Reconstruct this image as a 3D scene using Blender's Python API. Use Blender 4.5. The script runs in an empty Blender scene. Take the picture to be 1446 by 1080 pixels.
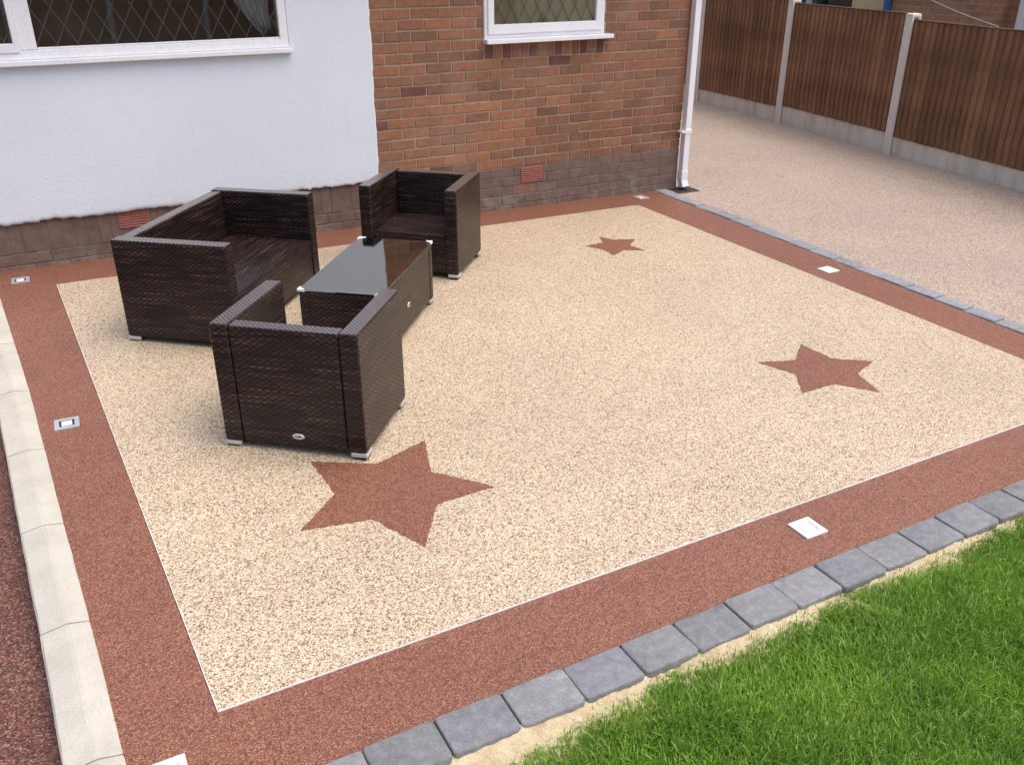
import bpy, bmesh, math, random
import numpy as np
from mathutils import Vector, Matrix, noise as mnoise
random.seed(7); rng = np.random.default_rng(7)
S = bpy.context.scene
COL = S.collection

# ---------------------------------------------------------------- camera
F_PX, PITCH, ROLL, YAW = 1266.75, 0.454527, -0.000395, 0.486606
CAM = Vector((-5.48574, -6.94657, 2.12615))
fw = Vector((math.sin(YAW) * math.cos(PITCH), math.cos(YAW) * math.cos(PITCH), -math.sin(PITCH)))
rt = Vector((math.cos(YAW), -math.sin(YAW), 0)); up = rt.cross(fw)
cam = bpy.data.cameras.new('camera'); cam.sensor_width = 36; cam.lens = F_PX / 1446 * 36
cam.clip_start = 0.05; cam.clip_end = 500
co = bpy.data.objects.new('camera', cam); COL.objects.link(co)
co.matrix_world = Matrix(((rt.x, up.x, -fw.x, CAM.x), (rt.y, up.y, -fw.y, CAM.y), (rt.z, up.z, -fw.z, CAM.z), (0, 0, 0, 1)))
S.camera = co

# ---------------------------------------------------------------- sky, sun, exposure
SUN_TO = Vector((0.36, -0.26, 1.0)).normalized()
w = bpy.data.worlds.new('World'); S.world = w; w.use_nodes = True
wn = w.node_tree.nodes; wl = w.node_tree.links
bg = wn['Background']; bg.inputs['Strength'].default_value = 0.15
sky = wn.new('ShaderNodeTexSky'); sky.sky_type = 'NISHITA'; sky.sun_disc = False
sky.sun_elevation = math.asin(SUN_TO.z); sky.sun_rotation = math.atan2(SUN_TO.x, SUN_TO.y)
sky.air_density = 0.8; sky.dust_density = 5.0; sky.ozone_density = 1.0
wl.new(sky.outputs[0], bg.inputs['Color'])
sun = bpy.data.lights.new('sun', 'SUN'); sun.energy = 1.5; sun.angle = math.radians(80); sun.color = (1.0, 0.97, 0.93)
so = bpy.data.objects.new('sun', sun); COL.objects.link(so)
so.rotation_euler = SUN_TO.to_track_quat('Z', 'Y').to_euler()
S.view_settings.view_transform = 'Standard'; S.view_settings.look = 'None'
S.view_settings.exposure = 0.54; S.view_settings.gamma = 1.0; S.view_settings.use_curve_mapping = False
S.cycles.max_bounces = 8

# ---------------------------------------------------------------- node helpers
class NT:
    def __init__(s, name):
        s.m = bpy.data.materials.new(name); s.m.use_nodes = True
        s.n = s.m.node_tree.nodes; s.l = s.m.node_tree.links
        s.b = s.n['Principled BSDF']; s.out = s.n['Material Output']
    def new(s, t, **k):
        n = s.n.new(t)
        for a, v in k.items(): setattr(n, a, v)
        return n
    def set(s, sock, v):
        if isinstance(v, bpy.types.NodeSocket): s.l.new(v, sock)
        else: sock.default_value = v
    def math(s, op, a, b=None, c=None):
        n = s.new('ShaderNodeMath', operation=op); s.set(n.inputs[0], a)
        if b is not None: s.set(n.inputs[1], b)
        if c is not None: s.set(n.inputs[2], c)
        return n.outputs[0]
    def mix(s, f, a, b, blend='MIX'):
        n = s.new('ShaderNodeMix', data_type='RGBA', blend_type=blend)
        s.set(n.inputs[0], f); s.set(n.inputs[6], a); s.set(n.inputs[7], b)
        return n.outputs[2]
    def ramp(s, f, stops, interp='LINEAR'):
        n = s.new('ShaderNodeValToRGB'); r = n.color_ramp; r.interpolation = interp
        while len(r.elements) < len(stops): r.elements.new(0.5)
        for e, (p, c) in zip(r.elements, stops):
            e.position = p; e.color = (*c, 1) if len(c) == 3 else c
        s.set(n.inputs[0], f); return n.outputs[0]
    def noise(s, vec, scale, detail=3, rough=.55, out=0):
        n = s.new('ShaderNodeTexNoise'); s.set(n.inputs['Vector'], vec)
        n.inputs['Scale'].default_value = scale; n.inputs['Detail'].default_value = detail
        n.inputs['Roughness'].default_value = rough
        return n.outputs[out]
    def voro(s, vec, scale, feature='F1', rand=1.0):
        n = s.new('ShaderNodeTexVoronoi', feature=feature); s.set(n.inputs['Vector'], vec)
        n.inputs['Scale'].default_value = scale
        n.inputs['Randomness'].default_value = rand
        return n
    def pos(s): return s.new('ShaderNodeNewGeometry').outputs['Position']
    def obj(s): return s.new('ShaderNodeTexCoord').outputs['Object']
    def uv(s): return s.new('ShaderNodeTexCoord').outputs['UV']
    def scale(s, vec, sc):
        n = s.new('ShaderNodeMapping'); s.set(n.inputs['Vector'], vec); n.inputs['Scale'].default_value = sc
        return n.outputs[0]
    def bump(s, h, strength=.5, dist=.003):
        n = s.new('ShaderNodeBump'); n.inputs['Strength'].default_value = strength
        n.inputs['Distance'].default_value = dist; s.set(n.inputs['Height'], h)
        s.l.new(n.outputs[0], s.b.inputs['Normal'])
    def fin(s, col, rough=.6, spec=None, metal=None):
        s.set(s.b.inputs['Base Color'], col if isinstance(col, bpy.types.NodeSocket) else (*col, 1))
        s.set(s.b.inputs['Roughness'], rough)
        if spec is not None: s.b.inputs['Specular IOR Level'].default_value = spec
        if metal is not None: s.b.inputs['Metallic'].default_value = metal
        return s.m

def mat_resin(name, stops, cell=.0065, gap=.35, rough=.55, tint=((.91, .905, .90), (1.05, 1.045, 1.03))):
    t = NT(name); p = t.pos()
    v = t.voro(p, 1 / cell); sep = t.new('ShaderNodeSeparateColor'); t.l.new(v.outputs['Color'], sep.inputs[0])
    v2 = t.voro(p, 1 / (cell * 2.3)); sep2 = t.new('ShaderNodeSeparateColor'); t.l.new(v2.outputs['Color'], sep2.inputs[0])
    f = t.math('ADD', t.math('MULTIPLY', sep.outputs[0], .94), t.math('MULTIPLY', sep2.outputs[1], .06))
    c = t.ramp(f, stops)
    g = t.ramp(v.outputs['Distance'], [(.42, (1, 1, 1)), (.75, (gap, gap, gap))])
    c = t.mix(1, c, g, 'MULTIPLY')
    big = t.noise(p, 1.0, 5); mid = t.noise(p, 9, 4)
    c = t.mix(1, c, t.ramp(big, [(.3, tint[0]), (.7, tint[1])]), 'MULTIPLY')
    c = t.mix(1, c, t.ramp(mid, [(.3, (.96, .955, .95)), (.7, (1.03, 1.03, 1.03))]), 'MULTIPLY')
    t.bump(t.math('MULTIPLY', v.outputs['Distance'], -1), .55, cell * .5)
    t.b.inputs['Coat Weight'].default_value = .22; t.b.inputs['Coat Roughness'].default_value = .4
    return t.fin(c, rough, .4)

M = {}
M['cream'] = mat_resin('cream_resin', [(.07, (.17, .10, .072)), (.21, (.37, .248, .165)), (.36, (.57, .43, .285)), (.6, (.655, .525, .365)), (.85, (.74, .65, .50))], .0050, .62)
M['red'] = mat_resin('red_resin', [(.1, (.15, .050, .029)), (.35, (.225, .083, .049)), (.6, (.285, .110, .066)), (.8, (.33, .138, .086)), (.93, (.40, .22, .15))], .0042, .5, .6)
M['redrough'] = mat_resin('rough_red_resin', [(.1, (.07, .026, .018)), (.35, (.14, .050, .032)), (.6, (.195, .073, .048)), (.8, (.24, .098, .068)), (.93, (.34, .19, .14))], .0065, .4, .5)
M['drive'] = mat_resin('drive_resin', [(.1, (.22, .15, .12)), (.35, (.40, .305, .24)), (.6, (.51, .405, .32)), (.8, (.58, .475, .385)), (.93, (.66, .57, .49))], .0060, .68)

def mat_render_white():
    t = NT('white_masonry_paint'); p = t.pos()
    a = t.noise(p, 55, 5, .65); b = t.noise(p, 9, 3); c = t.noise(p, 1.1, 4)
    h = t.math('ADD', a, t.math('MULTIPLY', b, .12)); t.bump(h, .45, .006)
    col = t.mix(t.ramp(c, [(.35, (0, 0, 0)), (.7, (1, 1, 1))]), (.70, .75, .805, 1), (.745, .795, .845, 1))
    sc = t.noise(t.scale(p, (6, 6, 1.2)), 2.2, 5, .7)
    col = t.mix(t.ramp(sc, [(.60, (0, 0, 0)), (.78, (.22, .22, .22))]), col, (.62, .60, .57, 1))
    sz = t.new('ShaderNodeSeparateXYZ'); t.l.new(p, sz.inputs[0])
    foot = t.math('MULTIPLY', t.ramp(t.math('DIVIDE', sz.outputs[2], 2.0), [(.19, (1, 1, 1)), (.26, (0, 0, 0))]), t.ramp(t.noise(p, 26, 6, .75), [(.45, (0, 0, 0)), (.7, (1, 1, 1))]))
    col = t.mix(t.math('MULTIPLY', foot, .35), col, (.48, .44, .39, 1))
    return t.fin(col, .75, .3)
M['render'] = mat_render_white()

def mat_brick(name, stain_or_lift=True):
    t = NT(name); oi = t.new('ShaderNodeObjectInfo'); p = t.pos()
    n = t.noise(p, 22, 6, .75); n2 = t.noise(p, 260, 3, .7); n3 = t.noise(p, 2.3, 5, .65)
    c = t.mix(1, oi.outputs['Color'], t.ramp(n, [(.25, (.68, .66, .64)), (.5, (1, 1, 1)), (.75, (1.32, 1.26, 1.2))]), 'MULTIPLY')
    c = t.mix(1, c, t.ramp(n2, [(.3, (.78, .78, .78)), (.7, (1.15, 1.15, 1.15))]), 'MULTIPLY')
    if stain_or_lift: c = t.mix(t.ramp(n3, [(.50, (0, 0, 0)), (.75, (.35, .35, .35))]), c, (.42, .28, .21, 1))
    t.bump(t.math('ADD', n, t.math('MULTIPLY', n2, .5)), .5, .004)
    return t.fin(c, .85, .25)
M['brick'] = mat_brick('fired_brick')

def mat_plinth():
    t = NT('painted_plinth'); oi = t.new('ShaderNodeObjectInfo'); p = t.pos()
    n = t.noise(p, 11, 7, .75); n2 = t.noise(p, 5, 5, .65); n3 = t.noise(t.scale(p, (1, 1, 2)), 3.1, 5, .7)
    c = t.mix(1, oi.outputs['Color'], t.ramp(n, [(.25, (.62, .61, .60)), (.75, (1.35, 1.33, 1.3))]), 'MULTIPLY')
    sep = t.new('ShaderNodeSeparateXYZ'); t.l.new(p, sep.inputs[0])
    low = t.math('MULTIPLY', t.ramp(sep.outputs[2], [(.05, (1, 1, 1)), (.2, (0, 0, 0))]), t.ramp(n2, [(.5, (0, 0, 0)), (.62, (1, 1, 1))]))
    c = t.mix(t.math('MULTIPLY', low, .38), c, (.36, .34, .31, 1))
    c = t.mix(t.math('MULTIPLY', t.ramp(n3, [(.62, (0, 0, 0)), (.7, (1, 1, 1))]), .3), c, (.26, .21, .20, 1))
    t.bump(n, .6, .006)
    return t.fin(c, .7, .35)
M['plinth'] = mat_plinth()

def mat_noisy(name, c1, c2, scale=8, rough=.7, bump=.3, spec=.3, dist=.003, fine=120, metal=None):
    t = NT(name); p = t.pos(); n = t.noise(p, scale, 5, .65); f = t.noise(p, fine, 3, .7)
    c = t.mix(t.ramp(n, [(.3, (0, 0, 0)), (.7, (1, 1, 1))]), (*c1, 1), (*c2, 1))
    c = t.mix(1, c, t.ramp(f, [(.3, (.88, .88, .88)), (.7, (1.1, 1.1, 1.1))]), 'MULTIPLY')
    if bump: t.bump(t.math('ADD', n, f), bump, dist)
    return t.fin(c, rough, spec, metal)
M['mortar'] = mat_noisy('wall_mortar', (.30, .245, .195), (.38, .32, .26), 14, .9, .5)
M['plinthmortar'] = mat_noisy('painted_mortar', (.13, .09, .075), (.20, .145, .122), 11, .85, .6)
M['upvc'] = mat_noisy('white_upvc', (.80, .80, .83), (.86, .86, .88), 3, .3, 0, .5)
M['kerb'] = mat_noisy('pale_concrete_kerb', (.42, .395, .34), (.53, .50, .435), 5, .85, .35, .3, .003, 160)
M['post'] = mat_noisy('concrete_post', (.70, .66, .57), (.80, .76, .68), 6, .85, .3)
def mat_gravelboard():
    t = NT('gravel_board_concrete'); p = t.pos(); n = t.noise(t.scale(p, (1, 1, .25)), 7, 5, .65); f = t.noise(p, 150, 3)
    c = t.ramp(n, [(.3, (.58, .54, .43)), (.5, (.73, .69, .58)), (.7, (.80, .77, .68))])
    c = t.mix(1, c, t.ramp(f, [(.3, (.9, .9, .9)), (.7, (1.08, 1.08, 1.08))]), 'MULTIPLY')
    t.bump(f, .3, .003); return t.fin(c, .85, .3)
M['gboard'] = mat_gravelboard()
def mat_paver():
    t = NT('charcoal_block'); oi = t.new('ShaderNodeObjectInfo'); p = t.pos()
    n = t.noise(p, 26, 6, .75); f = t.noise(p, 240, 4, .8); v = t.voro(p, 55)
    c = t.ramp(n, [(.28, (.170, .173, .180)), (.5, (.232, .235, .242)), (.72, (.318, .321, .328))])
    c = t.mix(1, c, oi.outputs['Color'], 'MULTIPLY')
    c = t.mix(1, c, t.ramp(f, [(.3, (.62, .62, .62)), (.7, (1.32, 1.32, 1.32))]), 'MULTIPLY')
    sp = t.ramp(v.outputs['Distance'], [(.05, (1, 1, 1)), (.10, (0, 0, 0))])
    c = t.mix(t.math('MULTIPLY', sp, t.ramp(t.noise(p, 9), [(.52, (0, 0, 0)), (.6, (1, 1, 1))])), c, (.45, .45, .44, 1))
    t.bump(t.math('ADD', t.math('MULTIPLY', n, 1.5), f), .9, .005)
    return t.fin(c, .72, .4)
M['paver'] = mat_paver()
def mat_wood():
    t = NT('stained_feather_edge'); oi = t.new('ShaderNodeObjectInfo'); o = t.obj()
    g = t.noise(t.scale(o, (60, 60, 2.2)), 1.0, 5, .65); k = t.noise(t.scale(o, (14, 14, 5)), 1.0, 3); b = t.noise(t.pos(), 1.6, 3)
    c = t.mix(1, oi.outputs['Color'], t.ramp(g, [(.25, (.72, .70, .68)), (.5, (1, 1, 1)), (.75, (1.25, 1.2, 1.12))]), 'MULTIPLY')
    c = t.mix(1, c, t.ramp(k, [(.3, (.72, .7, .68)), (.65, (1.15, 1.12, 1.08))]), 'MULTIPLY')
    c = t.mix(1, c, t.ramp(b, [(.3, (.75, .73, .7)), (.7, (1.15, 1.15, 1.15))]), 'MULTIPLY')
    t.bump(g, .5, .004); return t.fin(c, .75, .25)
M['wood'] = mat_wood()
def mat_weave():
    t = NT('brown_rattan_weave'); sp = t.new('ShaderNodeSeparateXYZ'); t.l.new(t.uv(), sp.inputs[0])
    u, v = sp.outputs[0], sp.outputs[1]
    pv, pu = .0125, .019
    vs = t.math('DIVIDE', v, pv); row = t.math('FLOOR', vs); fv = t.math('FRACT', vs)
    rv = t.math('POWER', t.math('SINE', t.math('MULTIPLY', fv, math.pi)), .5)
    ph = t.math('ADD', t.math('DIVIDE', u, pu), t.math('MULTIPLY', row, 1.0))
    ov = t.math('ADD', t.math('MULTIPLY', t.math('SINE', t.math('MULTIPLY', ph, math.pi)), .5), .5)
    h = t.math('MULTIPLY', rv, t.math('ADD', t.math('MULTIPLY', ov, .75), .25))
    cx = t.new('ShaderNodeCombineXYZ'); t.l.new(t.math('MULTIPLY', u, 3.0), cx.inputs[0]); t.l.new(t.math('MULTIPLY', row, 3.77), cx.inputs[1])
    rn = t.noise(cx.outputs[0], 1.0, 2)
    cs = t.new('ShaderNodeCombineXYZ'); t.l.new(t.math('MULTIPLY', u, 5.0), cs.inputs[0]); t.l.new(t.math('MULTIPLY', v, 75.0), cs.inputs[1])
    st = t.noise(cs.outputs[0], 1.0, 4, .6)
    mixn = t.math('ADD', t.math('MULTIPLY', rn, .45), t.math('MULTIPLY', st, .55))
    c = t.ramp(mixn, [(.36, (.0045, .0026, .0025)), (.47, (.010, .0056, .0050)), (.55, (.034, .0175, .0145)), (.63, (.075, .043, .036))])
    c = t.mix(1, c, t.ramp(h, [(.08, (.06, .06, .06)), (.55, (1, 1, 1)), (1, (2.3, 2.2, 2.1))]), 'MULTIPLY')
    t.bump(h, .7, .004)
    t.b.inputs['Coat Weight'].default_value = .28; t.b.inputs['Coat Roughness'].default_value = .2
    return t.fin(c, .45, .25)
M['weave'] = mat_weave()
def mat_weave_top_sheen():
    t = NT('rattan_top_weave_sheen'); sp = t.new('ShaderNodeSeparateXYZ'); t.l.new(t.uv(), sp.inputs[0])
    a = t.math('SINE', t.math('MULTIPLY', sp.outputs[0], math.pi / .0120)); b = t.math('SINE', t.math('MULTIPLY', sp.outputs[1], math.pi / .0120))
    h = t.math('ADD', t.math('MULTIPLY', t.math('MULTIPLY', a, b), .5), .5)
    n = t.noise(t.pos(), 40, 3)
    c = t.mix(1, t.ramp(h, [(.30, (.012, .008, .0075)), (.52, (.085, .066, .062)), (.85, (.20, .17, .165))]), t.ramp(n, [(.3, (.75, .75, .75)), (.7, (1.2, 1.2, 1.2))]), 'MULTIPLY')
    t.bump(h, .5, .003)
    t.b.inputs['Coat Weight'].default_value = .8; t.b.inputs['Coat Roughness'].default_value = .25; t.b.inputs['Coat IOR'].default_value = 1.7
    return t.fin(c, .4, .4)
M['weavetop_sheen'] = mat_weave_top_sheen()
M['alu'] = mat_noisy('brushed_aluminium', (.55, .53, .50), (.68, .66, .62), 9, .4, .1, .5, .001, 200, .35)
M['rubber'] = NT('black_rubber').fin((.012, .012, .012), .7)
M['steel'] = mat_noisy('brushed_steel_sky_glare', (.80, .82, .84), (.88, .89, .91), 6, .38, .08, .5, .001, 240, .35)  # pale base: sky glare painted into the front and right light frames
M['darkgap'] = NT('dark_recess').fin((.02, .02, .022), .6)
M['lens'] = NT('frosted_lens').fin((.78, .80, .82), .18, .6)
M['steel_no_glare'] = mat_noisy('brushed_steel_no_glare', (.42, .45, .47), (.52, .55, .57), 6, .4, .08, .5, .001, 240, .4)  # same metal without the painted sky glare
M['greyring'] = NT('grey_ring').fin((.50, .51, .52), .5)
def mat_glass(name, ior, tint, rough=.015):
    t = NT(name); fr = t.new('ShaderNodeFresnel'); fr.inputs['IOR'].default_value = ior
    tr = t.new('ShaderNodeBsdfTransparent'); tr.inputs[0].default_value = (*tint, 1)
    gl = t.new('ShaderNodeBsdfGlossy'); gl.inputs['Roughness'].default_value = rough; gl.inputs['Color'].default_value = (1, 1, 1, 1)
    mx = t.new('ShaderNodeMixShader'); t.l.new(fr.outputs[0], mx.inputs[0]); t.l.new(tr.outputs[0], mx.inputs[1]); t.l.new(gl.outputs[0], mx.inputs[2])
    t.l.new(mx.outputs[0], t.out.inputs['Surface']); return t.m
M['pane'] = mat_glass('window_glass', 1.75, (.94, .95, .95))
M['topglass'] = mat_glass('tinted_table_glass', 4.2, (.70, .72, .72), .05)
M['lead'] = mat_noisy('lead_strip', (.05, .051, .053), (.08, .081, .083), 20, .6, 0, .5)
M['airbrick'] = mat_noisy('terracotta_air_brick', (.30, .10, .075), (.40, .155, .12), 20, .75, .3)
M['grass'] = None
def mat_grass():
    t = NT('lawn_grass'); at = t.new('ShaderNodeAttribute', attribute_name='Col')
    n = t.noise(t.pos(), 3.2, 3); c = t.mix(1, at.outputs['Color'], t.ramp(n, [(.3, (.72, .78, .7)), (.7, (1.2, 1.15, 1.1))]), 'MULTIPLY')
    t.b.inputs['Subsurface Weight'].default_value = 0
    m = t.fin(c, .45, .35)
    tl = t.new('ShaderNodeBsdfTranslucent'); t.l.new(c, tl.inputs[0])
    mx = t.new('ShaderNodeMixShader'); mx.inputs[0].default_value = .3
    t.l.new(t.b.outputs[0], mx.inputs[1]); t.l.new(tl.outputs[0], mx.inputs[2]); t.l.new(mx.outputs[0], t.out.inputs['Surface'])
    return m
M['grass'] = mat_grass()
M['lawnsoil'] = mat_noisy('lawn_soil', (.035, .05, .015), (.06, .09, .025), 20, .9, .5)
M['haunch'] = mat_noisy('sandy_mortar', (.42, .335, .20), (.60, .50, .34), 16, .9, .8, .2, .008, 90)
M['soil'] = mat_noisy('bare_soil', (.10, .075, .05), (.17, .13, .09), 6, .95, .5)
M['gully'] = mat_noisy('wet_dark_mortar', (.03, .022, .018), (.075, .058, .05), 25, .6, .5)

# ---------------------------------------------------------------- mesh helpers
def link(name, me, mat, parent=None):
    o = bpy.data.objects.new(name, me); COL.objects.link(o)
    if mat is not None and me is not None and not me.materials: me.materials.append(mat)
    if parent: o.parent = parent
    return o
def tag(o, label=None, cat=None, group=None, kind=None):
    if label: o['label'] = label
    if cat: o['category'] = cat
    if group: o['group'] = group
    if kind: o['kind'] = kind
    return o
def empty(name, loc=(0, 0, 0), rz=0):
    o = bpy.data.objects.new(name, None); COL.objects.link(o); o.location = loc; o.rotation_euler.z = rz
    o.empty_display_size = .1
    return o
def add_box(bm, x0, x1, y0, y1, z0, z1, bev=0, seg=1):
    r = bmesh.ops.create_cube(bm, size=1); vs = r['verts']
    for v in vs:
        v.co = Vector((x0 if v.co.x < 0 else x1, y0 if v.co.y < 0 else y1, z0 if v.co.z < 0 else z1))
    if bev:
        es = list({e for v in vs for e in v.link_edges})
        bmesh.ops.bevel(bm, geom=es, offset=bev, segments=seg, profile=.6, affect='EDGES', clamp_overlap=True)
def to_mesh(bm, name='m', smooth=False, uv=True):
    bmesh.ops.recalc_face_normals(bm, faces=bm.faces[:])
    if uv:
        L = bm.loops.layers.uv.new('UVMap')
        for f in bm.faces:
            n = f.normal; a = max(range(3), key=lambda i: abs(n[i])); f.smooth = smooth
            for lp in f.loops:
                c = lp.vert.co
                lp[L].uv = (c.x, c.y) if a == 2 else ((c.y, c.z) if a == 0 else (c.x, c.z))
    me = bpy.data.meshes.new(name); bm.to_mesh(me); bm.free()
    return me
def box(name, mat, parent, x0, x1, y0, y1, z0, z1, bev=.002, seg=1):
    bm = bmesh.new(); add_box(bm, x0, x1, y0, y1, z0, z1, bev, seg)
    return link(name, to_mesh(bm, name), mat, parent)
def pd(name, verts, faces, mat, parent=None, smooth=False):
    me = bpy.data.meshes.new(name); me.from_pydata([tuple(v) for v in verts], [], faces); me.update()
    if smooth: me.polygons.foreach_set('use_smooth', [True] * len(me.polygons))
    return link(name, me, mat, parent)
def lerp(a, b, t): return a + (b - a) * t
def nz(x, y, s=1.0):   # cheap smooth pseudo-noise
    return (math.sin(x * 3.1 * s + 1.3) * math.cos(y * 2.7 * s - .4) + .5 * math.sin(x * 7.3 * s - y * 5.9 * s + 2.1) + .3 * math.sin(x * 17.1 * s + y * 13.7 * s)) / 1.8

def gz(x, y):           # the paving falls gently away from the rendered wall
    k = min(1, max(0, 1 + y / 4.7)); x = min(0, max(-6.5, x))
    return (-.018 - .0155 * x) * k

def sheet(name, mat, quad, nx, ny, dz, label=None, cat=None, kind='structure', zf=gz):
    (bl, br, fr, fl) = quad            # back-left, back-right, front-right, front-left
    V = []; Fc = []
    for j in range(ny + 1):
        t = j / ny; ax, ay = lerp(bl[0], fl[0], t), lerp(bl[1], fl[1], t); bx, by = lerp(br[0], fr[0], t), lerp(br[1], fr[1], t)
        for i in range(nx + 1):
            s = i / nx; x, y = lerp(ax, bx, s), lerp(ay, by, s); V.append((x, y, zf(x, y) + dz))
    for j in range(ny):
        for i in range(nx):
            a = j * (nx + 1) + i; Fc.append((a, a + nx + 1, a + nx + 2, a + 1))
    o = pd(name, V, Fc, mat, None, True); return tag(o, label, cat, None, kind)

# ---------------------------------------------------------------- ground
pd('ground', [(-60, -60, -.16), (60, -60, -.16), (60, 60, -.16), (-60, 60, -.16)], [(0, 1, 2, 3)], M['soil'])
tag(bpy.data.objects['ground'], kind='structure')
def kin(y):
    pts = [(.05, -5.905), (-.55, -5.864), (-2.1, -5.752), (-3.43, -5.681), (-4.1, -5.643), (-4.75, -5.611), (-7.2, -5.50)]
    for (y0, x0), (y1, x1) in zip(pts, pts[1:]):
        if y >= y1: return lerp(x0, x1, (y - y0) / (y1 - y0))
    return pts[-1][1]
def pin(y): return lerp(-.262, -.440, (y + .17) / (-5.05 + .17))    # inner edge of the block edging by the drive
# red border as four bands round the cream panel
CB = [(-5.523, -.452), (-.727, -.386), (-.752, -4.690), (-5.333, -4.722)]
FY = lambda x: lerp(-5.060, -5.018, (x + 5.0) / 3.0)
V = []; Fc = []; NX, NY = 40, 40
for j in range(NY + 1):
    for i in range(NX + 1):
        t = j / NY; y0 = lerp(.03, -5.055, t); xl, xr = kin(y0), pin(y0); x = lerp(xl, xr, i / NX)
        y = lerp(.03, FY(x) - .012, t); V.append((x, y, gz(x, y)))
for j in range(NY):
    for i in range(NX):
        a = j * (NX + 1) + i; Fc.append((a, a + NX + 1, a + NX + 2, a + 1))
tag(pd('patio_border', V, Fc, M['red'], None, True), kind='structure')
sheet('patio_panel', M['cream'], CB, 30, 30, .004)
sheet('driveway', M['drive'], [(-.30, 14), (5.2, 14), (3.4, -12), (-.45, -12)], 30, 60, 0,
      zf=lambda x, y: -.020 + .003 * nz(x, y, .4) if x > .15 else -.020)
sheet('side_path', M['redrough'], [(-9.0, .1), (-5.80, .1), (-5.45, -12), (-9.0, -12)], 20, 40, 0, zf=lambda x, y: gz(x, y) - .075 + .004 * nz(x, y, .6))

# thin white trims between cream and red
def trim(name, a, b, wdt, label):
    n = 30; d = Vector((b[0] - a[0], b[1] - a[1], 0)).normalized(); s = Vector((-d.y, d.x, 0)) * (wdt / 2); V = []; Fc = []
    for i in range(n + 1):
        x, y = lerp(a[0], b[0], i / n), lerp(a[1], b[1], i / n); z = gz(x, y)
        for sx, zz in ((-1, -.003), (-1, .0052), (1, .0052), (1, -.003)): V.append((x + s.x * sx, y + s.y * sx, z + zz))
        if i:
            k = 4 * i
            for q in range(3): Fc.append((k - 4 + q, k - 3 + q, k + 1 + q, k + q))
    return tag(pd(name, V, Fc, M['upvc']), label, 'edging trim', 'thin trims round the cream panel')
trim('edging_trim', CB[3], CB[2], .0022, 'thin white edging line along the front of the cream panel, by the lawn')
trim('edging_trim', CB[0], CB[3], .0018, 'thin white edging line along the left side of the cream panel, by the kerb')
trim('edging_trim', CB[1], CB[2], .0016, 'thin white edging line along the right side of the cream panel, by the drive')

# stars
stars = [
 ([(-4.123, -3.488), (-4.205, -3.757), (-4.008, -3.995), (-4.283, -4.004), (-4.446, -4.252), (-4.562, -3.985), (-4.846, -3.923), (-4.640, -3.732), (-4.659, -3.430), (-4.393, -3.585)],
  'largest red star set in the cream paving, in front of the armchairs'),
 ([(-1.714, -3.457), (-1.701, -3.693), (-1.524, -3.825), (-1.725, -3.897), (-1.799, -4.121), (-1.938, -3.936), (-2.170, -3.941), (-2.038, -3.750), (-2.113, -3.537), (-1.904, -3.609)],
  'mid-sized red star in the cream paving near the right corner'),
 ([(-1.598, -1.096), (-1.530, -1.210), (-1.366, -1.268), (-1.500, -1.386), (-1.475, -1.554), (-1.617, -1.470), (-1.755, -1.546), (-1.750, -1.399), (-1.828, -1.249), (-1.654, -1.239)],
  'smallest red star in the cream paving, nearest the brick wall')]
for pts, lb in stars:
    pts = pts[::-1]
    # slightly ragged stone edge
    P = []
    for a, b in zip(pts, pts[1:] + pts[:1]):
        m = 22
        for k in range(m):
            x, y = lerp(a[0], b[0], k / m), lerp(a[1], b[1], k / m)
            if k: x += random.uniform(-.004, .004); y += random.uniform(-.004, .004)
            P.append((x, y))
    bm = bmesh.new(); top = [bm.verts.new((x, y, gz(x, y) + .0060)) for x, y in P]; f = bm.faces.new(top)
    r = bmesh.ops.extrude_face_region(bm, geom=[f])
    for v in r['geom']:
        if isinstance(v, bmesh.types.BMVert): v.co.z -= .005
    bmesh.ops.triangulate(bm, faces=bm.faces[:])
    tag(link('star_inlay', to_mesh(bm, 'star_inlay'), M['red']), lb, 'star inlay', 'red stars inlaid in the patio')

# ---------------------------------------------------------------- kerb stones on the left
KJ = [.04, -.72, -1.40, -2.085, -2.765, -3.435, -4.10, -4.755, -5.42, -6.1]
klabels = ['against the rendered wall', 'second from the rendered wall', 'third from the rendered wall', 'beside the square steel light',
           'just in front of the square steel light', 'long clean one beside the widest red border', 'second last before the bottom edge', 'cut by the bottom edge of the picture', 'beyond the bottom edge']
for i, (ya, yb) in enumerate(zip(KJ, KJ[1:])):
    V = []; Fc = []; n = 6; prof = [(.0, -.15), (.0, .003), (-.004, .006), (-.064, .019), (-.076, .0188), (-.152, .006), (-.159, -.001), (-.162, -.16)]
    ya -= .0025; yb += .0025
    for k in range(n + 1):
        y = lerp(ya, yb, k / n); x0 = kin(y) + random.uniform(-.0012, .0012); e = .004 if k in (0, n) else 0
        yy = y
        for px, pz in prof: V.append((x0 + px + (e * .4 if px < -.1 else 0), yy, gz(x0, y) + pz - (e if pz > 0 else 0) + random.uniform(-.0007, .0007)))
    m = len(prof)
    for k in range(n):
        for q in range(m - 1): a = k * m + q; Fc.append((a, a + m, a + m + 1, a + 1))
    Fc.append(tuple(range(m))); Fc.append(tuple(range(n * m + m - 1, n * m - 1, -1)))
    tag(pd('kerb_stone', V, Fc, M['kerb']), 'pale concrete kerb stone with a low ridge, ' + klabels[i], 'kerb stone', 'pale kerb along the left of the patio')

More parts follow.
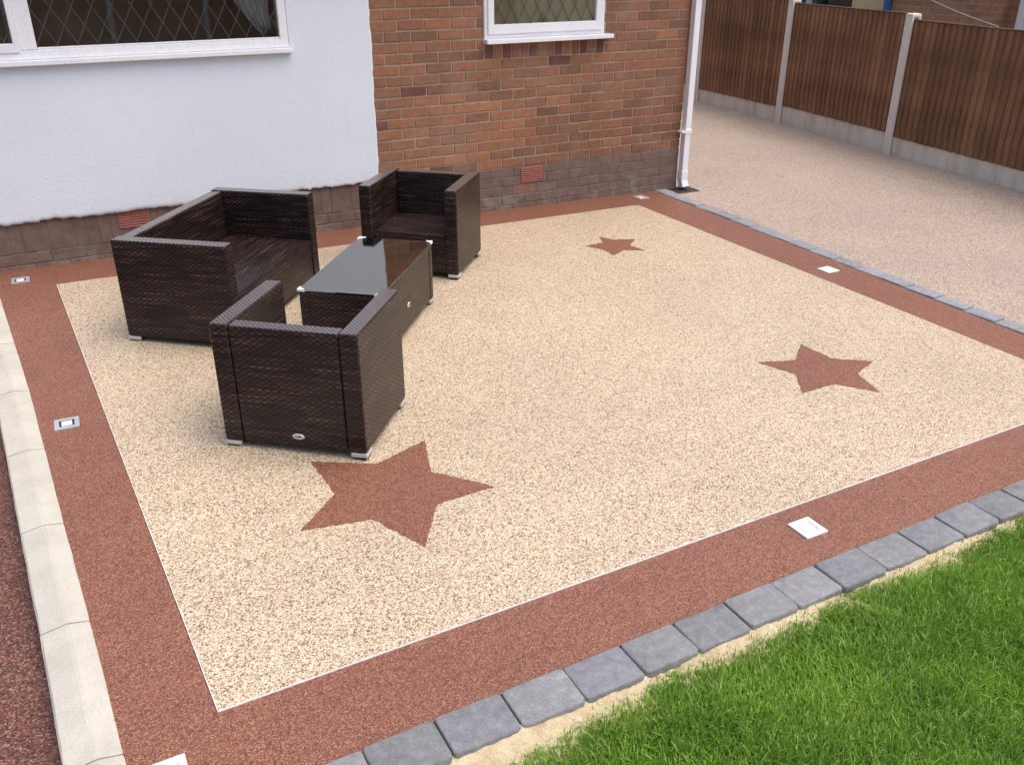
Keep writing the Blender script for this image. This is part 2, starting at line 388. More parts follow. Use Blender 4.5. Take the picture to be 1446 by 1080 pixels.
# ---------------------------------------------------------------- charcoal edging blocks
def block_mesh(lx, ly, h, seed):
    r = random.Random(seed); bm = bmesh.new(); add_box(bm, -lx / 2, lx / 2, -ly / 2, ly / 2, -h, 0)
    es = [e for e in bm.edges if abs(e.verts[0].co.x - e.verts[1].co.x) < 1e-6 and abs(e.verts[0].co.y - e.verts[1].co.y) < 1e-6]
    bmesh.ops.bevel(bm, geom=es, offset=.016, segments=3, profile=.5, affect='EDGES')
    es = [e for e in bm.edges if e.verts[0].co.z > -1e-6 and e.verts[1].co.z > -1e-6]
    bmesh.ops.bevel(bm, geom=es, offset=.007, segments=2, profile=.5, affect='EDGES')
    for v in bm.verts: v.co += Vector((r.uniform(-1, 1), r.uniform(-1, 1), r.uniform(-.6, .6))) * .0016
    me = to_mesh(bm, 'block', True); me.materials.append(M['paver']); return me
FB = [block_mesh(.224, .158, .07, s) for s in range(4)]
RB = [block_mesh(.234, .128, .06, s + 9) for s in range(3)]
BX = [-5.445, -5.218, -4.991, -4.761, -4.532, -4.304, -4.075, -3.853, -3.625, -3.400, -3.179, -2.952, -2.724, -2.503, -2.288, -2.075, -1.852, -1.63, -1.405, -1.18, -.955, -.73, -.50]
def ordw(n): return ['first', 'second', 'third', 'fourth', 'fifth', 'sixth', 'seventh', 'eighth', 'ninth', 'tenth', 'eleventh', 'twelfth', 'thirteenth', 'fourteenth', 'fifteenth', 'sixteenth', 'seventeenth', 'eighteenth', 'nineteenth', 'twentieth', 'twenty-first', 'twenty-second', 'twenty-third'][n]
for i, (a, b) in enumerate(zip(BX, BX[1:])):
    x = (a + b) / 2; o = bpy.data.objects.new('edging_block', FB[(i * 7) % 4]); COL.objects.link(o)
    o.location = (x, FY(x) - .004 - .158 / 2 + random.uniform(-.003, .003), .007 + random.uniform(-.003, .003))
    o.rotation_euler = (random.uniform(-.012, .012) - .012, random.uniform(-.012, .012), random.uniform(-.012, .012) + .012 + (math.pi if i % 3 == 1 else 0))
    o.scale.x = (b - a - .0035) / .224
    c = random.uniform(.92, 1.25); o.color = (c, c, c * random.uniform(.98, 1.05), 1)
    if i < 2: lb = 'rounded charcoal block beside the lawn, out of the bottom edge, %s of the row' % ordw(i)
    else: lb = 'rounded charcoal edging block between red border and lawn, %s from the bottom edge' % ordw(i - 2)
    tag(o, lb, 'edging block', 'charcoal blocks along the lawn')
ys = [.05, -.171, -.41, -.648, -.903, -1.145, -1.390, -1.630, -1.870, -2.107, -2.349, -2.581, -2.811, -3.045, -3.285, -3.522, -3.751, -3.985, -4.22, -4.455, -4.69, -4.925, -5.16]
for i, (a, b) in enumerate(zip(ys, ys[1:])):
    y = (a + b) / 2; o = bpy.data.objects.new('edging_block', RB[(i * 5) % 3]); COL.objects.link(o)
    o.location = (pin(y) + .004 + .064 + random.uniform(-.002, .002), y, gz(-.3, y) + .007 + random.uniform(-.004, .004))
    o.rotation_euler = (random.uniform(-.02, .02), random.uniform(-.02, .02), math.pi / 2 + .035 + random.uniform(-.02, .02))
    o.scale.x = (a - b - .016) / .234
    c = random.uniform(1.1, 1.45); o.color = (c, c, c * random.uniform(.98, 1.05), 1)
    tag(o, 'charcoal block between red border and driveway, %s counted from the downpipe' % ordw(i), 'edging block', 'charcoal blocks along the driveway')
# bedding under the blocks (seen in the joints)
tag(pd('block_bedding', [(-5.6, -5.03, -.03), (-.35, -4.99, -.03), (-.35, -5.17, -.03), (-5.6, -5.21, -.03)], [(0, 3, 2, 1)], M['gully']), kind='structure')
tag(pd('block_bedding', [(-.28, .08, -.026), (-.10, .08, -.026), (-.28, -5.2, -.026), (-.46, -5.2, -.026)], [(0, 1, 2, 3)], M['gully']), kind='structure')

# ---------------------------------------------------------------- sandy mortar haunch, lawn
def gedge(x):   # lawn edge line
    pts = [(-6.2, -5.40), (-4.95, -5.345), (-4.69, -5.315), (-4.5, -5.285), (-4.11, -5.255), (-3.8, -5.235), (-3.47, -5.215), (-3.16, -5.205), (-2.84, -5.215), (-2.55, -5.205), (-2.1, -5.185), (-.3, -5.16)]
    for (x0, y0), (x1, y1) in zip(pts, pts[1:]):
        if x <= x1: return lerp(y0, y1, (x - x0) / (x1 - x0)) + .028 + .018 * nz(x * 2, 0)
    return pts[-1][1]
V = []; Fc = []; nx, ny = 420, 16
for i in range(nx + 1):
    x = lerp(-5.7, -.3, i / nx); yi = FY(x) - .145; yo = gedge(x) - .16
    for j in range(ny + 1):
        t = j / ny; y = lerp(yi, yo, t)
        z = -.011 - .042 * t + .009 * nz(x * 2.2, y * 4) + .006 * nz(x * 8, y * 9) + .003 * random.uniform(-1, 1)
        V.append((x, y, z))
for i in range(nx):
    for j in range(ny):
        a = i * (ny + 1) + j; Fc.append((a, a + 1, a + ny + 2, a + ny + 1))
tag(pd('mortar_haunch', V, Fc, M['haunch'], None, True), 'cream sandy mortar strip between charcoal blocks and grass', 'mortar strip')
sheet('lawn', M['lawnsoil'], [(-6.2, -5.42), (4.0, -5.28), (4.0, -14.9), (-6.2, -14.9)], 60, 50, 0, zf=lambda x, y: -.045 + .012 * nz(x, y, .7))

def make_grass(n, name, xr, yr, keep):
    xs = rng.uniform(*xr, n); ysv = rng.uniform(*yr, n)
    k = keep(xs, ysv); xs, ysv = xs[k], ysv[k]; n = len(xs)
    clump = np.sin(xs * 23 + ysv * 9) * np.cos(ysv * 27 - xs * 11) + .6 * np.sin(xs * 61 + 1.7) * np.cos(ysv * 57)
    ge = np.array([gedge(float(a)) for a in xs]); ed = np.clip((ge - ysv) / .10, 0, 1)
    L = (rng.gamma(9, .0038, n) + .006 * clump) * (.55 + .45 * ed) + .012
    ang = rng.uniform(0, 2 * np.pi, n) + .0
    flow = 2.2 * np.sin(xs * 3.1) + 1.8 * np.cos(ysv * 4.3 + xs)
    ang = np.where(rng.random(n) < .35, flow + rng.normal(0, .8, n), ang)
    lean = rng.uniform(.10, 1.0, n) ** 1.5; wd = rng.uniform(.0011, .0024, n)
    z0 = -.047 + .0 * xs
    dx, dy = np.cos(ang), np.sin(ang); px, py = -dy, dx
    rows = []; ts = [0, .45, .8, 1.0]
    V = np.zeros((n, 7, 3)); 
    for r, t in enumerate(ts):
        out = L * lean * t ** 1.7 * .75; hz = L * (t - .45 * lean * t ** 2.2)
        cxp, cyp, czp = xs + dx * out, ysv + dy * out, z0 + hz
        if r < 3:
            ww = wd * (1, .9, .6)[r]
            V[:, r * 2] = np.stack([cxp - px * ww, cyp - py * ww, czp], 1); V[:, r * 2 + 1] = np.stack([cxp + px * ww, cyp + py * ww, czp], 1)
        else: V[:, 6] = np.stack([cxp, cyp, czp], 1)
    base = (np.arange(n) * 7)[:, None]
    tri = np.array([[0, 1, 3], [0, 3, 2], [2, 3, 5], [2, 5, 4], [4, 5, 6]])
    T = (base[:, :, None] + tri[None]).reshape(-1, 3)
    me = bpy.data.meshes.new(name); me.vertices.add(n * 7); me.vertices.foreach_set('co', V.reshape(-1).astype(np.float32))
    nt = len(T); me.loops.add(nt * 3); me.loops.foreach_set('vertex_index', T.reshape(-1).astype(np.int32))
    me.polygons.add(nt); me.polygons.foreach_set('loop_start', (np.arange(nt) * 3).astype(np.int32)); me.polygons.foreach_set('loop_total', np.full(nt, 3, np.int32))
    me.update(calc_edges=True)
    hue = rng.random(n); dead = rng.random(n) < .03
    c = np.stack([.165 + .14 * hue, .35 + .12 * hue, .040 + .035 * hue, np.ones(n)], 1) * np.r_[1, 1, 1, 1]
    c[:, :3] *= rng.uniform(.75, 1.2, n)[:, None]
    c[dead, :3] = [.40, .36, .16]
    C = np.repeat(c, 7, 0).reshape(n, 7, 4)
    a = me.color_attributes.new('Col', 'FLOAT_COLOR', 'POINT'); a.data.foreach_set('color', C.reshape(-1).astype(np.float32))
    me.polygons.foreach_set('use_smooth', np.ones(nt, bool)); me.update()
    return link(name, me, M['grass'])
def in_lawn(xs, ysv):
    ge = np.array([gedge(float(a)) for a in xs]); return (ysv < ge + .012 * np.sin(xs * 40)) & (ysv < ge)
def visible(xs, ysv):   # the part of the lawn near enough to show single blades
    return in_lawn(xs, ysv) & (ysv > -6.75)
g = make_grass(320000, 'lawn_grass', (-5.15, -1.0), (-6.7, -5.1), visible)
tag(g, 'lush green lawn grass in the near right corner', 'grass', None, 'stuff')
def tuft(xs, ysv):
    d = np.array([FY(float(a)) for a in xs]); return (np.sin(xs * 13.0 + 1.0) * np.sin(xs * 31.7) > .55) & (ysv < d - .155) & (ysv > d - .24)
tag(make_grass(7000, 'stray_grass', (-4.7, -1.2), (-5.30, -5.15), tuft), 'thin stray grass blades growing along the blocks', 'grass', None, 'stuff')

# ---------------------------------------------------------------- recessed patio lights
def patio_light(x, y, rz, label, inner):
    t = empty('recessed_light', (x, y, gz(x, y) + .001), rz)
    a = .056
    bm = bmesh.new()
    for (x0, x1, y0, y1) in ((-a, a, -a, -.034), (-a, a, .034, a), (-a, -.034, -.034, .034), (.034, a, -.034, .034)):
        add_box(bm, x0, x1, y0, y1, -.004, .0062, .0008)
    link('frame', to_mesh(bm, 'frame'), M['steel_no_glare'] if inner else M['steel'], t)
    box('recess', M['darkgap'] if inner else M['greyring'], t, -.034, .034, -.034, .034, -.006, .003, 0)
    ln = box('lens', M['lens'], t, -.024, .024, -.024, .024, .0, .0055, .0015)
    return tag(t, label, 'ground light', 'square lights set in the red border')
patio_light(-5.607, -2.553, -.04, 'square steel ground light with dark inner ring, in the left red border', True)
patio_light(-5.735, -.262, -.02, 'small steel ground light in the far left corner by the rendered wall', True)
patio_light(-5.508, -4.895, -.0, 'white square ground light cut by the bottom edge', False)
patio_light(-3.023, -4.850, .0, 'bright square ground light in the front red border, by the lawn', False)
patio_light(-.545, -2.525, .02, 'white square ground light in the right red border, by the driveway', False)
patio_light(-.530, -.165, .02, 'small ground light in the far right corner below the brick wall', True)

# ---------------------------------------------------------------- house
HP, CH = .3737, .08182
house = empty('house', (-2.5, 0, 0)); house.location = (0, 0, 0)
tag(house, 'house with white rendered wall, red brick wall and leaded windows', 'house')
W1 = (-6.45, -3.665, 1.445, 2.20)      # window openings x0 x1 z0 z1
W2 = (-2.070, -.918, 1.432, 2.15)
TOP = 2.34  # unseen eaves, set low so the chair tops mirror open sky
# brick wall backing (mortar), with the window opening left out
def wall_backing(name, x0, x1, z0, z1, hole, y0, y1, mat, parent):
    bm = bmesh.new(); hx0, hx1, hz0, hz1 = hole
    for a in ((x0, hx0, z0, z1), (hx1, x1, z0, z1), (hx0, hx1, z0, hz0), (hx0, hx1, hz1, z1)):
        add_box(bm, a[0], a[1], y0, y1, a[2], a[3])
    return link(name, to_mesh(bm, name), mat, parent)
bw = wall_backing('brick_wall', -3.10, -.006, HP, TOP, W2, .0055, .22, M['mortar'], house)
brick_cache = {}
def brick_mesh(L, H, D, var, mat):
    key = (round(L, 3), round(H, 3), round(D, 3), var, mat.name)
    if key in brick_cache: return brick_cache[key]
    r = random.Random(hash(key[:4]) & 0xffff); bm = bmesh.new(); add_box(bm, -L / 2, L / 2, 0, D, -H / 2, H / 2, .0035, 1)
    for v in bm.verts: v.co += Vector((r.uniform(-1, 1), r.uniform(-.5, .5), r.uniform(-1, 1))) * .0024
    me = to_mesh(bm, 'brick'); me.materials.append(mat); brick_cache[key] = me; return me
def brick_col(x, z):
    r = random.random()
    if r < .34: c = (.300, .132, .074)
    elif r < .62: c = (.272, .126, .072)
    elif r < .84: c = (.235, .112, .068)
    elif r < .965: c = (.215, .106, .066)
    elif r < .972: c = (.150, .062, .048)
    else: c = (.335, .150, .084)
    d = random.uniform(.93, 1.07)
    if z < .85 and x > -1.6: d *= .84         # bricks near the foot of the corner are darker
    if z < 1.0 and x < -2.0: d *= 1.08
    return (c[0] * d * 1.02, c[1] * d * 1.06, c[2] * d * 1.04, 1)
def put_brick(name, L, x, z, H, parent, mat, col, D=.10, rot=0):
    me = brick_mesh(L if L not in (.215,) else .215, H, D, random.randrange(5), mat)
    o = bpy.data.objects.new(name, me); COL.objects.link(o); o.parent = parent
    o.location = (x, random.uniform(-.0014, .0014), z + random.uniform(-.0012, .0012))
    o.rotation_euler = (random.uniform(-.01, .01), random.uniform(-.008, .008), random.uniform(-.006, .006))
    o.color = col
    return o
above = bmesh.new()
def course_bricks(n, xl, xr, maker):
    off = -.11 if n % 2 == 0 else -.2225
    js = [0.0] + [off - .225 * k for k in range(60)]
    for b, a in zip(js, js[1:]):
        if a > xr or b < xl: continue
        a2, b2 = max(a, xl), min(b, xr)
        if b2 - a2 < .03: continue
        maker(a2 + .005 if a2 == a else a2, b2 - .005 if b2 == b and b != 0 else b2)
for n in range(0, 24):
    z = HP + CH * (n + .5)
    spans = [(-3.09, 0.0)]
    if z > 1.27 and z < 1.40: spans = [(-3.09, -2.068), (-.905, 0.0)]
    if 1.395 < z < W2[3]: spans = [(-3.09, -2.073), (-.915, 0.0)]
    for xl, xr in spans:
        def mk(a, b):
            if n < 18: put_brick('brick', b - a, (a + b) / 2, z, CH - .0115, bw, M['brick'], brick_col((a + b) / 2, z))
            else: add_box(above, a, b, 0, .1, z - .0355, z + .0355, .003)
        course_bricks(n, xl, xr, mk)
st = link('upper_bricks', to_mesh(above, 'upper_bricks'), M['brick'], house); st.color = (.26, .11, .06, 1); st['kind'] = 'stuff'
# brick-on-edge course under the small window
nb = 14; x0, x1 = -2.060, -.905; wdt = (x1 - x0) / nb
for i in range(nb):
    c = random.choice([(.15, .065, .05), (.29, .155, .085), (.27, .13, .075), (.23, .10, .06), (.19, .08, .058), (.25, .13, .10)])
    put_brick('brick', wdt - .010, x0 + wdt * (i + .5), 1.335, .113, bw, M['brick'], (*c, 1), .10)

# plinth
def plinth_col():
    d = random.uniform(.92, 1.08); return (.175 * d, .118 * d, .096 * d, 1)
pl = box('plinth', M['plinthmortar'], house, -9.0, -.004, .0025, .22, -.2, HP, 0)
for n in range(5):
    z = HP - CH * (n + .5)
    def mk(a, b):
        if a < -1.5 and b > -1.74 and n < 2:          # the air brick sits here
            if a < -1.735: put_brick('plinth_brick', -1.727 - a, (a - 1.727) / 2, z, CH - .007, pl, M['plinth'], plinth_col())
            if b > -1.49: put_brick('plinth_brick', b + 1.497, (b - 1.497) / 2, z, CH - .007, pl, M['plinth'], plinth_col())
            return
        o = put_brick('plinth_brick', b - a, (a + b) / 2, z, CH - .007, pl, M['plinth'], plinth_col())
        if random.random() < .05: o.color = (.26, .125, .095, 1)
    course_bricks(n + 1, -3.03, 0.0, mk)
x = -3.04; k = 0
while x > -8.9:
    if not (-5.045 < x - .041 < -4.815): put_brick('plinth_brick', .074, x - .041, .2845, .206, pl, M['plinth'], plinth_col())
    x -= .0822
for row, z in enumerate((.1345, .0527)):
    x = -3.04 - .11 * row
    while x > -8.9:
        put_brick('plinth_brick', .217, x - .1125, z, .074, pl, M['plinth'], plinth_col()); x -= .225
def air_brick(x0, x1, z0, z1):
    bm = bmesh.new()
    add_box(bm, x0, x1, .006, .06, z0, z1); n = 7; h = (z1 - z0) / n
    for i in range(n): add_box(bm, x0 + .002, x1 - .002, -.006, .008, z0 + h * i + h * .22, z0 + h * (i + 1) - h * .06, .002)
    for xx in (x0, x1 - .006): add_box(bm, xx, xx + .006, -.004, .008, z0, z1)
    link('air_brick', to_mesh(bm, 'air_brick'), M['airbrick'], pl)
air_brick(-1.722, -1.506, .224, .360); air_brick(-5.036, -4.822, .262, .392)

# white render coat: gridded face with a ragged lower edge and a rounded edge at the brickwork
def render_coat():
    bm = bmesh.new(); hx0, hx1, hz0, hz1 = W1; Yf = -.026
    def zb(x): return .393 + .010 * mnoise.noise((x * 4, 1.3, 0)) + .010 * mnoise.noise((x * 17, 4.1, 0)) + .006 * mnoise.noise((x * 52, 7.7, 0))
    def xe(z): return -3.030 + .006 * nz(z * 3, 2.2) + .003 * nz(z * 11, .3) - .006 * max(0, 1.4 - z)
    def quadgrid(xa, xb, za, zb_, nx, nz_):
        vs = {}
        for i in range(nx + 1):
            for j in range(nz_ + 1):
                X = lerp(xa, xb, i / nx); Zl = zb(X) if za is None else za; Z = lerp(Zl, zb_, j / nz_)
                if xb > -3.2 and xb != hx1: X = lerp(xa, xe(Z), i / nx)
                y = Yf + .0025 * math.sin(X * 1.9 + 1) * math.sin(Z * 2.3)
                if xb > -3.2 and i >= nx - 1: y += .004 if i == nx - 1 else .016
                if za is None and j == 0: y += .006
                vs[i, j] = bm.verts.new((X, y, Z))
        for i in range(nx):
            for j in range(nz_): bm.faces.new((vs[i, j], vs[i + 1, j], vs[i + 1, j + 1], vs[i, j + 1]))
        for j in range(nz_):
            if xb > -3.2 and xb != hx1:
                a, b = vs[nx, j], vs[nx, j + 1]; c = bm.verts.new((b.co.x, .02, b.co.z)); d = bm.verts.new((a.co.x, .02, a.co.z)); bm.faces.new((a, d, c, b))
        if za is None:
            for i in range(nx):
                a, b = vs[i, 0], vs[i + 1, 0]; c = bm.verts.new((b.co.x, .02, b.co.z)); d = bm.verts.new((a.co.x, .02, a.co.z)); bm.faces.new((a, d, c, b))
    quadgrid(-9.0, hx0, None, TOP, 40, 60); quadgrid(hx1, -3.03, None, TOP, 100, 160)
    quadgrid(hx0, hx1, None, hz0, 420, 60); quadgrid(hx0, hx1, hz1, TOP, 20, 20)
    for (a, b) in (((hx0, hz0), (hx1, hz0)), ((hx1, hz0), (hx1, hz1)), ((hx1, hz1), (hx0, hz1)), ((hx0, hz1), (hx0, hz0))):
        q = [bm.verts.new(p) for p in ((a[0], Yf + .002, a[1]), (b[0], Yf + .002, b[1]), (b[0], .08, b[1]), (a[0], .08, a[1]))]; bm.faces.new(q)
    bmesh.ops.remove_doubles(bm, verts=bm.verts[:], dist=.0004)
    me = to_mesh(bm, 'render_coat', True); return link('render_coat', me, M['render'], house)
rc = render_coat()
wall_backing('inner_wall', -9.0, -3.10, HP, TOP, W1, .02, .22, M['mortar'], house)
# side wall along the drive, and the rest of the shell
t = NT('side_brickwork'); bt = t.new('ShaderNodeTexBrick'); bt.inputs['Scale'].default_value = 1
bt.inputs['Brick Width'].default_value = .225; bt.inputs['Row Height'].default_value = CH; bt.inputs['Mortar Size'].default_value = .005
bt.inputs['Color1'].default_value = (.29, .12, .062, 1); bt.inputs['Color2'].default_value = (.2, .09, .055, 1); bt.inputs['Mortar'].default_value = (.34, .3, .25, 1)
t.l.new(t.uv(), bt.inputs['Vector']); M['sidebrick'] = t.fin(bt.outputs[0], .85, .25)
box('side_wall', M['sidebrick'], house, -.22, -.0015, .222, 9.0, -.2, TOP, 0)
box('back_wall', M['sidebrick'], house, -9.0, -.0015, 9.002, 9.2, -.2, TOP, 0)
box('left_wall', M['render'], house, -9.2, -9.002, .0, 9.2, -.2, TOP, 0)
M['tile'] = mat_noisy('roof_tile', (.10, .075, .065), (.16, .115, .10), 8, .85, .5)
pd('roof', [(-9.5, -.22, TOP + .003), (.30, -.22, TOP + .003), (.30, 9.5, TOP + .003), (-9.5, 9.5, TOP + .003), (-6, 4.6, 3.7), (-3, 4.6, 3.7)],
   [(0, 1, 5, 4), (1, 2, 5), (2, 3, 4, 5), (3, 0, 4), (3, 2, 1, 0)], M['tile'], house)  # unseen and guessed, kept low to let the sky reach the patio
# room behind the windows
M['room'] = mat_noisy('room_wall_paint', (.50, .33, .235), (.62, .42, .30), 2, .8, 0)
M['backdrop'] = mat_noisy('tan_reflection_backdrop', (.78, .66, .38), (.86, .75, .46), 4, .8, .1)
rm = bmesh.new()
for q in ([(-8.8, 1.7, 0), (-.4, 1.7, 0), (-.4, 1.7, 2.3), (-8.8, 1.7, 2.3)], [(-8.8, .23, .02), (-.4, .23, .02), (-.4, 1.7, .02), (-8.8, 1.7, .02)], [(-8.8, .23, 2.3), (-8.8, 1.7, 2.3), (-.4, 1.7, 2.3), (-.4, .23, 2.3)],
          [(-2.9, .23, .02), (-2.9, 1.7, .02), (-2.9, 1.7, 2.3), (-2.9, .23, 2.3)]):
    rm.faces.new([rm.verts.new(p) for p in q])
link('room_lining', to_mesh(rm, 'room_lining'), M['room'], house)

def ring(bm, x0, x1, z0, z1, wd, y0, y1, bev=.004):
    wl_, wr_, wb_, wt_ = wd
    # four members, mitred
    O = [(x0, z0), (x1, z0), (x1, z1), (x0, z1)]; I = [(x0 + wl_, z0 + wb_), (x1 - wr_, z0 + wb_), (x1 - wr_, z1 - wt_), (x0 + wl_, z1 - wt_)]
    for k in range(4):
        o1, o2, i2, i1 = O[k], O[(k + 1) % 4], I[(k + 1) % 4], I[k]
        fr = [bm.verts.new((p[0], y0, p[1])) for p in (o1, o2, i2, i1)]; bk = [bm.verts.new((p[0], y1, p[1])) for p in (o1, o2, i2, i1)]
        bm.faces.new(fr); bm.faces.new(bk[::-1])
        for q in range(4): bm.faces.new((fr[q], bk[q], bk[(q + 1) % 4], fr[(q + 1) % 4]))
def part_ring(name, parent, *a):
    bm = bmesh.new(); ring(bm, *a); bmesh.ops.remove_doubles(bm, verts=bm.verts[:], dist=1e-5)
    es = [e for e in bm.edges if abs(e.verts[0].co.y - e.verts[1].co.y) < 1e-6 and abs(e.verts[0].co.y - a[5]) < 1e-6 and (abs(e.verts[0].co.x - e.verts[1].co.x) < 1e-6 or abs(e.verts[0].co.z - e.verts[1].co.z) < 1e-6)]
    bmesh.ops.bevel(bm, geom=es, offset=.005, segments=2, affect='EDGES', clamp_overlap=True)
    return link(name, to_mesh(bm, name), M['upvc'], parent)
def leads(parent, x0, x1, z0, z1, xn, zn, px, pz, y, wd=.0052):
    # diagonal lead strips clipped to the pane; nodes at (xn + k px, zn)
    s = pz / px
    for sg in (1, -1):
        for k in range(-40, 60):
            xs0 = xn + k * px
            # line z = zn + sg*s*(x - xs0)
            pts = []
            for xx in (x0, x1):
                zz = zn + sg * s * (xx - xs0)
                if z0 - 1e-9 <= zz <= z1 + 1e-9: pts.append((xx, zz))
            for zz in (z0, z1):
                xx = xs0 + sg * (zz - zn) / s
                if x0 < xx < x1: pts.append((xx, zz))
            if len(pts) < 2: continue
            a, b = Vector((pts[0][0], 0, pts[0][1])), Vector((pts[1][0], 0, pts[1][1])); d = b - a
            if d.length < .04: continue
            d.normalize(); q = Vector((-d.z, 0, d.x)) * (wd / 2); Y = Vector((0, y, 0)); T = Vector((0, -.0018 if sg > 0 else -.0026, 0))
            pd('lead_strip', [a - q + Y, b - q + Y, b + q + Y, a + q + Y, a - q * .5 + Y + T, b - q * .5 + Y + T, b + q * .5 + Y + T, a + q * .5 + Y + T],
               [(4, 5, 6, 7), (0, 1, 5, 4), (2, 3, 7, 6), (1, 2, 6, 5), (3, 0, 4, 7)], M['lead'], parent)
# large window in the rendered wall
wv = part_ring('window', house, W1[0] + .003, W1[1] - .003, W1[2], W1[3], (.060, .060, .062, .06), -.030, .06)
bm = bmesh.new(); add_box(bm, W1[0] - .03, W1[1] + .012, -.072, .02, 1.413, 1.4445, .004, 2); link('sill', to_mesh(bm, 'sill'), M['upvc'], wv)
bm = bmesh.new(); add_box(bm, -5.418, -5.318, -.029, .058, 1.5075, 2.1395, .004, 2); link('mullion', to_mesh(bm, 'mullion'), M['upvc'], wv)
box('glazing_bead', M['upvc'], wv, -5.317, -3.729, -.022, .03, 1.5075, 1.519, .003)
part_ring('casement', wv, -6.385, -5.4185, 1.492, 2.14, (.06, .035, .058, .05), -.041, .05)
box('glass_pane', M['pane'], wv, -5.3175, -3.7285, -.006, .0, 1.5195, 2.1395, 0)
box('glass_pane', M['pane'], wv, -6.32, -5.4540, -.012, -.006, 1.5505, 2.09, 0)
leads(wv, -5.3175, -3.7285, 1.5195, 2.1395, -4.577, 1.532, .1232, .2224, -.0062)
leads(wv, -6.32, -5.4540, 1.5505, 2.09, -5.50, 1.56, .1232, .2224, -.0122)
# small window in the brickwork
wv2 = part_ring('window', house, W2[0] + .001, W2[1] - .001, W2[2], W2[3], (.034, .034, .040, .04), -.012, .07)
part_ring('casement', wv2, W2[0] + .028, W2[1] - .028, W2[2] + .033, W2[3] - .03, (.058, .066, .074, .06), -.026, .06)
bm = bmesh.new(); add_box(bm, -2.078, -.862, -.085, .03, 1.398, 1.4315, .004, 2); link('sill', to_mesh(bm, 'sill'), M['upvc'], wv2)
box('glass_pane', M['pane'], wv2, -1.985, -1.011, .0, .006, 1.538, 2.06, 0)
leads(wv2, -1.985, -1.011, 1.538, 2.06, -1.885, 1.548, .1215, .235, -.0002, .0045)
leads(wv2, -1.985, -1.011, 1.538, 2.06, -1.866, 1.545, .1215, .235, .0125, .004)  # second, offset set draws the leading's reflection in the double glazing
# added tan sheet behind the small window, for the tan reflection in its glass
tag(box('reflection_backdrop', M['backdrop'], None, -1.995, -1.0, .052, .056, 1.46, 2.14, 0), 'tan blind standing in for the reflection in the small leaded window', 'backdrop')
def plant_pot():
    t = empty('flower_vase', (-1.49, .028, 1.425))
    bm = bmesh.new()
    prof = [(.0, .0), (.015, 0), (.022, .04), (.014, .09), (.018, .105)]
    for (r0, z0), (r1, z1) in zip(prof, prof[1:]):
        a = [bm.verts.new((r0 * math.cos(k / 12 * 6.283), r0 * math.sin(k / 12 * 6.283), z0)) for k in range(12)]
        b = [bm.verts.new((r1 * math.cos(k / 12 * 6.283), r1 * math.sin(k / 12 * 6.283), z1)) for k in range(12)]
        for k in range(12): bm.faces.new((a[k], a[(k + 1) % 12], b[(k + 1) % 12], b[k]))
    bmesh.ops.remove_doubles(bm, verts=bm.verts[:], dist=1e-5)
    link('vase', to_mesh(bm, 'vase', True), mat_noisy('pale_glaze', (.35, .38, .40), (.42, .44, .45), 8, .3, 0), t)
    bm = bmesh.new()
    for k in range(26):
        c = Vector((random.gauss(0, .025), random.gauss(0, .006), .13 + random.gauss(0, .018))); d = Vector((random.gauss(0, 1), random.gauss(0, 1), random.gauss(0, 1))).normalized(); e = d.orthogonal().normalized() * .014; f = d * .018
        bm.faces.new([bm.verts.new(c + q) for q in (e, f, -e, -f)])
    link('flowers', to_mesh(bm, 'flowers'), mat_noisy('yellow_petals', (.55, .45, .05), (.65, .55, .10), 30, .6, 0), t)
    tag(t, 'small vase with yellow flowers on the inner sill of the small window', 'vase')
plant_pot()
# net curtain at the right of the large window
V = []; Fc = []; n = 60
for i in range(n + 1):
    s = i / n
    for j in range(13):
        z = lerp(1.545, 2.17, j / 12); spread = .10 + .34 * ((z - 1.545) / .5)
        xx = -3.735 - s * spread - .02 * math.sin(j * .6); yy = .13 + .016 * math.sin(s * 34 + j * .05) + .008 * math.sin(s * 71)
        V.append((xx, yy, z + .02 * math.sin(s * 34)))
for i in range(n):
    for j in range(12): a = i * 13 + j; Fc.append((a, a + 1, a + 14, a + 13))
o = pd('curtain', V, Fc, mat_noisy('grey_white_curtain', (.70, .71, .73), (.80, .80, .81), 10, .85, 0), None, True)
sm = o.modifiers.new('solid', 'SOLIDIFY'); sm.thickness = .002
tag(o, 'pale grey gathered curtain behind the large leaded window', 'curtain')

# downpipe at the corner
dp = bmesh.new(); add_box(dp, .006, .071, -.070, -.005, .125, 2.33, .006, 2)
dpo = link('downpipe', to_mesh(dp, 'downpipe'), M['upvc'], house)
bm = bmesh.new(); add_box(bm, -.038, .076, -.076, .0, .522, .540, .003); add_box(bm, .0, .077, -.077, -.001, .508, .553, .004); link('pipe_clip', to_mesh(bm, 'pipe_clip'), M['upvc'], dpo)
bm = bmesh.new(); add_box(bm, .002, .075, -.074, -.001, .075, .165, .005, 2)
link('pipe_socket', to_mesh(bm, 'pipe_socket'), M['upvc'], dpo)
# shoe: sloping spout, open at the lower front
bm = bmesh.new()
A = [(.004, -.003), (.073, -.003), (.073, -.072), (.004, -.072)]
lo = [(.008, -.030), (.082, -.030), (.082, -.092), (.008, -.092)]
va = [bm.verts.new((x, y, .078)) for x, y in A]; vb = [bm.verts.new((x, y, z)) for (x, y), z in zip(lo, (-.005, .002, .016, .010))]
for q in range(4): bm.faces.new((va[q], va[(q + 1) % 4], vb[(q + 1) % 4], vb[q]))
sh = link('pipe_shoe', to_mesh(bm, 'pipe_shoe'), M['upvc'], dpo); sm = sh.modifiers.new('solid', 'SOLIDIFY'); sm.thickness = .004
